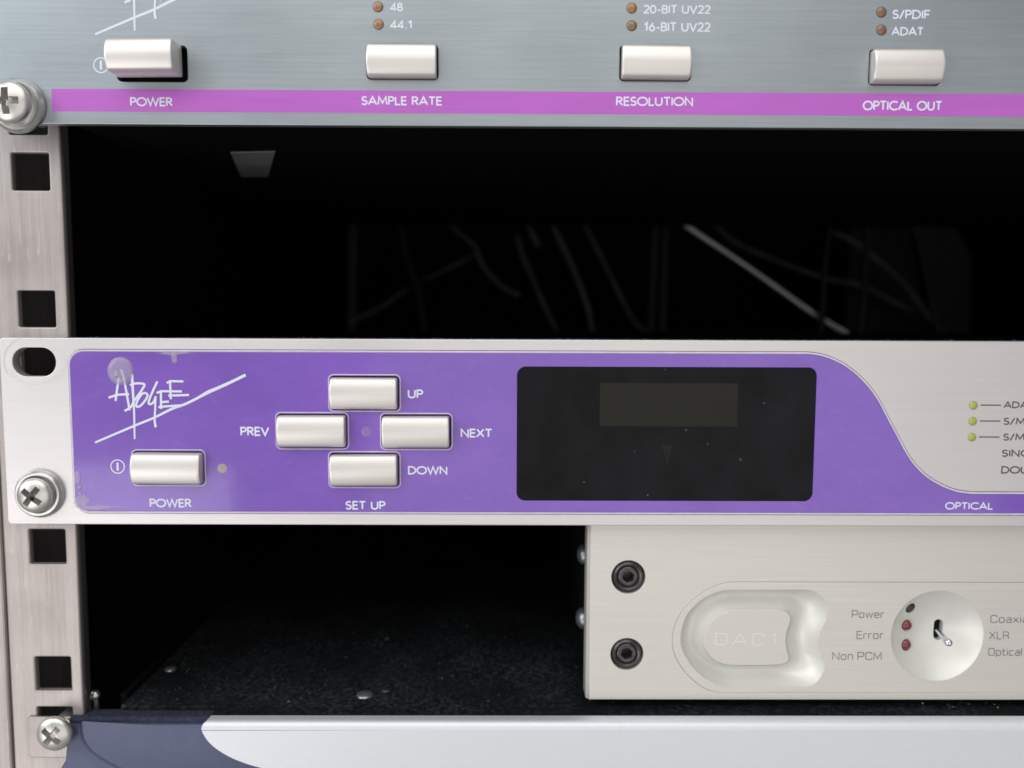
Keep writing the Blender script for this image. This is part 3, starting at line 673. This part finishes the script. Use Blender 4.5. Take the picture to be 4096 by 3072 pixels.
obj('pocket_island', plate([pi_], YD-.02, 2.0, .2), M['dac'], D)
# scooped trough between the outer wall and the island
bm = bmesh.new(); rings = []; NS = 14
for s in range(NS+1):
    t = s/NS; dep = 3.7*math.sin(PI*t)**.85
    if t > .5: dep = max(dep, 0) 
    rings.append([bm.verts.new((a[0]+(b[0]-a[0])*t, YD+.05+dep, a[1]+(b[1]-a[1])*t)) for a, b in zip(po, pi_)])
for a, b in zip(rings, rings[1:]):
    for k in range(len(a)): bm.faces.new([a[k], a[(k+1) % len(a)], b[(k+1) % len(a)], b[k]])
bmesh.ops.recalc_face_normals(bm, faces=bm.faces)
obj('scooped_pocket', bm, M['satin'], D, smooth=True)
# concave dish with slot, three lamps and a toggle lever
prof = [(DR+.02, YD+.06)]
for k in range(1, 15):
    r = DR*(1-k/14); prof.append((max(r, 0), YD+.06+4.4*(1-(r/DR)**2)**.85))
prof = prof+[(0, YD+6.0), (DR+.02, YD+6.0), (DR+.02, YD+.06)]
dish = lathe(prof, dc[0], dc[1], 96, False, False)
bmesh.ops.remove_doubles(dish, verts=dish.verts, dist=1e-4)
bmesh.ops.recalc_face_normals(dish, faces=dish.faces)
sx0, sz1 = at(3768, 2488, YD+3); _, sz0 = at(3760, 2562, YD+3); sxc = at(3763, 2520, YD+3)[0]
slotc = plate([rect(sxc-1.06, sxc+1.06, sz0-.3, sz1+.3, 1.05, 6)], YD-2, 9, .01)
dish = cut(dish, slotc)
ledp = [at(3643.5, 2433.5, YD+2), at(3635, 2508, YD+2), at(3632, 2586, YD+2)]
for x, z in ledp: dish = cut(dish, lathe([(1.42, YD-2), (1.42, YD+7)], x, z, 32))
obj('switch_dish', dish, M['satin'], D, smooth=True)
for (x, z), m_ in zip(ledp, ('darkled', 'red', 'red')):
    o = lathe([(1.36, YD+6), (1.36, YD+3.3), (1.2, YD+2.75), (.8, YD+2.4), (0, YD+2.25)], x, z, 28)
    obj('led', o, M[m_], D, {'darkled': 'dark unlit lamp', 'red': 'dark red lamp'}[m_], smooth=True)
obj('slot_back', box(sxc-3, sxc+3, YD+5.5, YD+6.5, sz0-2, sz1+2), M['void'], D)
tx_, tz_ = at(3794, 2571, YD-5); base_ = Vector((sxc, YD+5.4, (sz0+sz1)/2-.2)); tip = Vector((tx_, YD-5, tz_))
lev = bmesh.new(); dirv = (tip-base_); Lv = dirv.length; dirv.normalize(); side = dirv.cross(Vector((0, 0, 1))).normalized(); upv = side.cross(dirv)
rg = []
for t, r in ((0, .55), (.3, .58), (.75, .78), (.92, .95), (1.0, .93), (1.04, .72), (1.06, .35)):
    rg.append([lev.verts.new(base_+dirv*Lv*t+side*r*math.cos(2*PI*k/20)+upv*r*math.sin(2*PI*k/20)) for k in range(20)])
for a, b in zip(rg, rg[1:]):
    for k in range(20): lev.faces.new([a[k], a[(k+1) % 20], b[(k+1) % 20], b[k]])
lev.faces.new(rg[0][::-1]); lev.faces.new(rg[-1]); bmesh.ops.recalc_face_normals(lev, faces=lev.faces)
obj('toggle_lever', lev, M['chrome'], D, 'small chrome toggle lever pushed down', smooth=True)
for (x, z), r in ((sc1, 4.0), (sc2, 3.9)):
    # socket-head screw sunk in its hole
    p = [(r, YD+5), (r, YD+1.2), (r-.25, YD+.5), (r-.8, YD+.15), (r-1.2, YD+.35), (r-1.35, YD+.9), (2.45, YD+1.0), (2.35, YD+.55), (2.1, YD+.4)]
    hexw = bmesh.new(); hexw.free()
    hb = lathe(p+[(1.75, YD+.45), (0, YD+.45)], x, z, 48, True, False)
    hx = bmesh.new(); vs = [[hx.verts.new((x+rad*math.cos(PI/3*k+.3), yy, z+rad*math.sin(PI/3*k+.3))) for k in range(6)] for yy, rad in ((YD-2, 1.65), (YD+3.6, 1.45))]
    hx.faces.new(vs[0]); hx.faces.new(vs[1][::-1])
    for k in range(6): hx.faces.new([vs[0][k], vs[0][(k+1) % 6], vs[1][(k+1) % 6], vs[1][k]])
    bmesh.ops.recalc_face_normals(hx, faces=hx.faces)
    obj('socket_screw', cut(hb, hx), M['socket'], D, 'black screw with six-sided socket', smooth=True)
for tx, a, b, c, d in (('Power', 3407, 3537, 2441, 2472), ('Error', 3426, 3534, 2524, 2555.5), ('Non PCM', 3328.5, 3527, 2608, 2639.5), ('Coaxial', 3961, 4122, 2460, 2491.5), ('XLR', 3957, 4036, 2526, 2557), ('Optical', 3953, 4088, 2592, 2623)):
    lettering(tx, a, b, c, d, YD, YD-.04, M['greyp'], D, EUR, weight=.095, track=.17, shear=-.03)
lettering('DAC1', 2859, 3105, 2532, 2581, YD, YD-.04, M['faint'], D, EUR, weight=.075, track=.34)
# chassis with domed side screws
obj('chassis', box(xl+.9, xr-.9, YD+6.05, 225, -66.0, -23.2, .3), M['black'], D)
def side_dome(px, py, Y, r, h):
    h *= .72; x, z = at(px, py, Y); bm = bmesh.new(); n = 28; rings = []; xs = xl+.95
    for k in range(7):
        a = k/6*PI/2; rr_ = r*math.cos(a)
        rings.append([bm.verts.new((xs-h*math.sin(a), Y+rr_*math.cos(2*PI*j/n), z+rr_*math.sin(2*PI*j/n))) for j in range(n)] if rr_ > 1e-4 else [bm.verts.new((xs-h, Y, z))])
    for a, b in zip(rings, rings[1:]):
        for j in range(n):
            q = list(dict.fromkeys([a[j], a[(j+1) % n], b[(j+1) % len(b)], b[j % len(b)]])); bm.faces.new(q)
    bmesh.ops.recalc_face_normals(bm, faces=bm.faces)
    obj('side_screw', bm, M['side'], D, smooth=True)
side_dome(2321, 2216.6, 21, 2.7, 2.6); side_dome(2317, 2472.7, 21, 2.85, 2.8)

# ------------------------------------------------------------------ bottom unit
B = T('rack_unit', (122, 0, -90), 'rack unit with silver face, slate blue cheek and dusty black cover, lowest in view', 'rack unit')
edge_px = [(822, 2858), (806, 2894), (810, 2930), (833, 2966), (869, 2998), (923, 3030), (991, 3057), (1045, 3072)]
ep = [at(x, y, -4) for x, y in edge_px]; zs = -69.0
ep[0] = (ep[0][0], zs); ep[1] = (ep[1][0], -69.9)
ep = smooth_path(ep, 4)+[(-54, -83.6), (-46, -86.2), (-36, -88.0)]
RR = 1.75; YS = -4.0
face = plate([[(xr+100, zs-RR-.05), (-20, zs-RR-.05)]+[p for p in ep if p[1] < zs-RR-.06]+[(-20, -89.5), (xr+100, -89.5)]], YS, 3.5, .015, 1)
xa = min(ep, key=lambda p: abs(p[1]-(zs-RR)))[0]
brow = bmesh.new(); L_ = []; R__ = []
prof_ = [(YS, zs-RR-.05)]+[(YS+RR-RR*math.cos(k/10*PI/2), zs-RR+RR*math.sin(k/10*PI/2)) for k in range(11)]+[(YS+3.5, zs), (YS+3.5, zs-RR-.05)]
for y, z in prof_:
    x = min(ep, key=lambda p: abs(p[1]-z))[0]
    L_.append(brow.verts.new((x, y, z))); R__.append(brow.verts.new((xr+100, y, z)))
for k in range(len(L_)-1): brow.faces.new([L_[k], R__[k], R__[k+1], L_[k+1]])
brow.faces.new(L_[::-1]); brow.faces.new([L_[0], R__[0], R__[-1], L_[-1]]); brow.faces.new(R__)
bmesh.ops.recalc_face_normals(brow, faces=brow.faces)
obj('silver_face', merge(face, brow), M['silver'], B, 'silver front with a swooping left edge', smooth=True, sharp=15)
# blue cheek: shoulder (right of the groove) and ear (left of it)
gr = [(322, 2895), (325, 2930), (336, 2966), (372, 3012), (426, 3048), (471, 3072)]
gq = [at(x, y, 1) for x, y in gr]; gq = [(gq[0][0]-.3, -71.9)]+smooth_path(gq, 4)+[(-90, -86), (-84, -89.5)]
obj('shoulder', plate([gq+[(-20, -89.5), (-20, -71.9)]], 0.6, 6, .9, 4), M['blue'], B, 'slate blue moulded shoulder', smooth=True)
obj('ear', plate([[(-109.4, -72.2), (-108.8, -77), (-109.4, -82), (-112, -86), (-116, -89.5), (-86, -89.5)]+[(x-.35, z) for x, z in gq[::-1]]], 1.7, 4, .7, 4), M['blue'], B, 'slate blue mounting ear', smooth=True)
obj('cheek_ledge', box(-108.2, -72.9, 1.6, 6.6, -72.6, -70.7, .92, 4), M['dust_edge'], B, 'dusty top edge of the blue cheek')
tab = plate([rect(at(104, 2900, 2)[0], at(290, 2900, 2)[0], at(150, 3034, 2)[1], -70.9, .8, 4)], 2.3, .68, .25)
obj('cage_nut_tab', tab, M['rail'], B, 'bare metal tab behind the screw')
# cover: a finely subdivided dusty sheet
obj('cover', merge(box(-97, 344, 5.2, 330, -89, -69.5, .3), box(-72.8, 344, -.45, 5.15, -71.2, -69.55, .1)), M['dust'], B, 'black top cover under a layer of dust')
wallm = box(-99.0, -97.2, 9.2, 300, -89, -68.3, .2)
obj('cover_side', wallm, M['black'], B)
for px, py, r in ((1460, 2780, 2.1), (682, 2677, 1.6), (1545, 2760, 1.2)):
    # plane Z=-67.9
    d = FW+RT*((px-2048)/FPX)-UP_*((py-1536)/FPX); t = (-69.5-CAM[2])/d.z; x = CAM[0]+t*d.x; y = CAM[1]+t*d.y
    bm = bmesh.new(); n = 28; rings = []
    for k in range(6):
        a = k/5*PI/2; rr_ = r*math.cos(a)
        rings.append([bm.verts.new((x+rr_*math.cos(2*PI*j/n), y+rr_*math.sin(2*PI*j/n), -69.48+r*.34*math.sin(a))) for j in range(n)] if rr_ > 1e-4 else [bm.verts.new((x, y, -69.48+r*.34))])
    for a, b in zip(rings, rings[1:]):
        for j in range(n): bm.faces.new(list(dict.fromkeys([a[j], a[(j+1) % n], b[(j+1) % len(b)], b[j % len(b)]])))
    bmesh.ops.recalc_face_normals(bm, faces=bm.faces)
    obj('cover_screw', bm, M['side'] if r > 1.3 else M['socket'], B, smooth=True)
# little domed post between rail and cover
x, z = at(381, 2780, 8)
bm = merge(lathe([(1.05, 8+.6), (1.25, 8), (1.1, 7.3), (.6, 6.9), (0, 6.8)], x, z, 20), tube([(x+.1, 8.2, z-.5), (x+.15, 8.2, z-4.5)], .6))
obj('side_post', bm, M['steel_dull'], B, 'small domed post beside the rail', smooth=True)
# crumbs of dust and lint on the cover
bm = bmesh.new()
for k in range(2600):
    y = 6+abs(random.gauss(0, 34)); x = random.uniform(-92, 128); s = random.choice((.05, .06, .08, .10, .16))*(1.0 if random.random() < .97 else 2.2)
    a = random.uniform(0, 2*PI); p = Vector((x, y, -69.46)); dx = Vector((math.cos(a), math.sin(a), random.uniform(-.1, .6)))*s*random.uniform(1, 3); dy = Vector((-math.sin(a), math.cos(a), .5))*s
    bm.faces.new([bm.verts.new(p), bm.verts.new(p+dx), bm.verts.new(p+dx+dy), bm.verts.new(p+dy)])
obj('dust_crumbs', bm, plain('dust_crumb', (.11, .118, .12), .9), B, 'scattered crumbs of pale dust', kind='stuff')
bm = bmesh.new()
for px, py in ((3704, 2843), (3810, 2845), (3900, 2846), (3990, 2840)):
    x, z = at(px, py, 4.0)
    for j in range(5):
        p = Vector((x+random.gauss(0, .6), 4.0+random.random()*2.5, -69.4)); s = random.uniform(.12, .4)
        vs = [bm.verts.new(p+Vector((random.uniform(-s, s), random.uniform(-s, s), random.uniform(0, s)))) for _ in range(4)]
        bm.faces.new(vs[:3]); bm.faces.new([vs[0], vs[2], vs[3]])
obj('dust_crumbs', bm, plain('pale_crumb', (.5, .5, .45), .9), B, 'a few bright crumbs at the right', kind='stuff')

# ------------------------------------------------------------------ behind: bars, sheet and cables seen through the gap
YB = 300
def cable(pts, r, mat, label, Y=YB, cat='cable', name='cable', group='cables behind the units'):
    P = smooth_path([(*[at(x, y, Y)[0]], Y, at(x, y, Y)[1]) for x, y in pts], 6)
    return tag(obj(name, tube(P, r), M[mat], smooth=True), label, cat, group)
cable([(2690, 860), (2766, 918), (3000, 1075), (3250, 1252), (3392, 1336), (3500, 1400)], 1.35, 'wire_pale', 'thick pale grey cable slanting down across the dark gap', 204)
cable([(1780, 860), (1822, 920), (1900, 985), (1920, 1040), (1960, 1100), (2020, 1155), (2080, 1180)], 1.3, 'wire_grey', 'dim cable with a kink in the middle of the dark gap', 310)
cable([(2110, 880), (2125, 930), (2155, 985)], 1.5, 'wire_grey', 'short dim cable end just left of the steep blue grey one', 320)
cable([(2070, 940), (2083, 1005), (2120, 1090), (2180, 1230), (2230, 1330), (2260, 1400)], 1.4, 'wire_grey', 'dim cable curving down below the short cable end', 330)
cable([(2195, 870), (2224, 930), (2300, 1090), (2350, 1230), (2362, 1290), (2380, 1400)], 1.6, 'wire_grey', 'steep blue grey cable left of the centre bars', 305)
cable([(2320, 870), (2354, 930), (2440, 1100), (2520, 1260), (2575, 1325), (2620, 1380)], 1.2, 'wire_grey', 'thin dim cable running down to the foot of the centre bars', 312)
cable([(1400, 1290), (1530, 1225), (1640, 1150), (1850, 1045), (1900, 1010)], 1.0, 'wire_grey', 'thin dim cable rising to the right from the left bar', 325)
cable([(2860, 900), (2950, 975), (3100, 1040), (3290, 1110), (3450, 1145), (3560, 1200), (3650, 1245)], 1.3, 'wire_grey', 'dim cable sagging towards the pale sheet', 330)
cable([(3340, 930), (3440, 985), (3600, 1120), (3720, 1270), (3800, 1360)], 1.5, 'wire_grey', 'dim cable crossing in front of the pale sheet', 320)
for pts, lab in (([(3330, 860), (3300, 1050), (3290, 1250), (3275, 1400)], 'black upright cable crossing the pale slanting one'), ([(3475, 860), (3462, 1050), (3450, 1250), (3430, 1400)], 'black upright cable right of the first upright one'),
                 ([(3640, 860), (3680, 1000), (3720, 1180), (3770, 1400)], 'black slanting cable at the left edge of the pale sheet')):
    cable(pts, 1.6, 'wire_black', lab, 199)
cable([(1600, 860), (1620, 1000), (1680, 1200), (1700, 1400)], 4, 'wire_black', 'thick black cable between the left bar and the kinked cable', 290)
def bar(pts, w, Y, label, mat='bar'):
    a = at(*pts[0], Y); b = at(*pts[1], Y); bm = bmesh.new()
    v = [bm.verts.new((x+s, y, z)) for (x, z), y in ((a, Y), (b, Y)) for s in (-w/2, w/2)] 
    w_ = [bm.verts.new((q.co.x, Y+6, q.co.z)) for q in v]
    for f in ((0, 1, 3, 2),): bm.faces.new([v[i] for i in f]); bm.faces.new([w_[i] for i in f[::-1]])
    for i, j in ((0, 1), (1, 3), (3, 2), (2, 0)): bm.faces.new([v[i], v[j], w_[j], w_[i]])
    bmesh.ops.recalc_face_normals(bm, faces=bm.faces)
    return tag(obj('upright_bar', bm, M[mat]), label, 'metal bar', 'upright bars behind the units')
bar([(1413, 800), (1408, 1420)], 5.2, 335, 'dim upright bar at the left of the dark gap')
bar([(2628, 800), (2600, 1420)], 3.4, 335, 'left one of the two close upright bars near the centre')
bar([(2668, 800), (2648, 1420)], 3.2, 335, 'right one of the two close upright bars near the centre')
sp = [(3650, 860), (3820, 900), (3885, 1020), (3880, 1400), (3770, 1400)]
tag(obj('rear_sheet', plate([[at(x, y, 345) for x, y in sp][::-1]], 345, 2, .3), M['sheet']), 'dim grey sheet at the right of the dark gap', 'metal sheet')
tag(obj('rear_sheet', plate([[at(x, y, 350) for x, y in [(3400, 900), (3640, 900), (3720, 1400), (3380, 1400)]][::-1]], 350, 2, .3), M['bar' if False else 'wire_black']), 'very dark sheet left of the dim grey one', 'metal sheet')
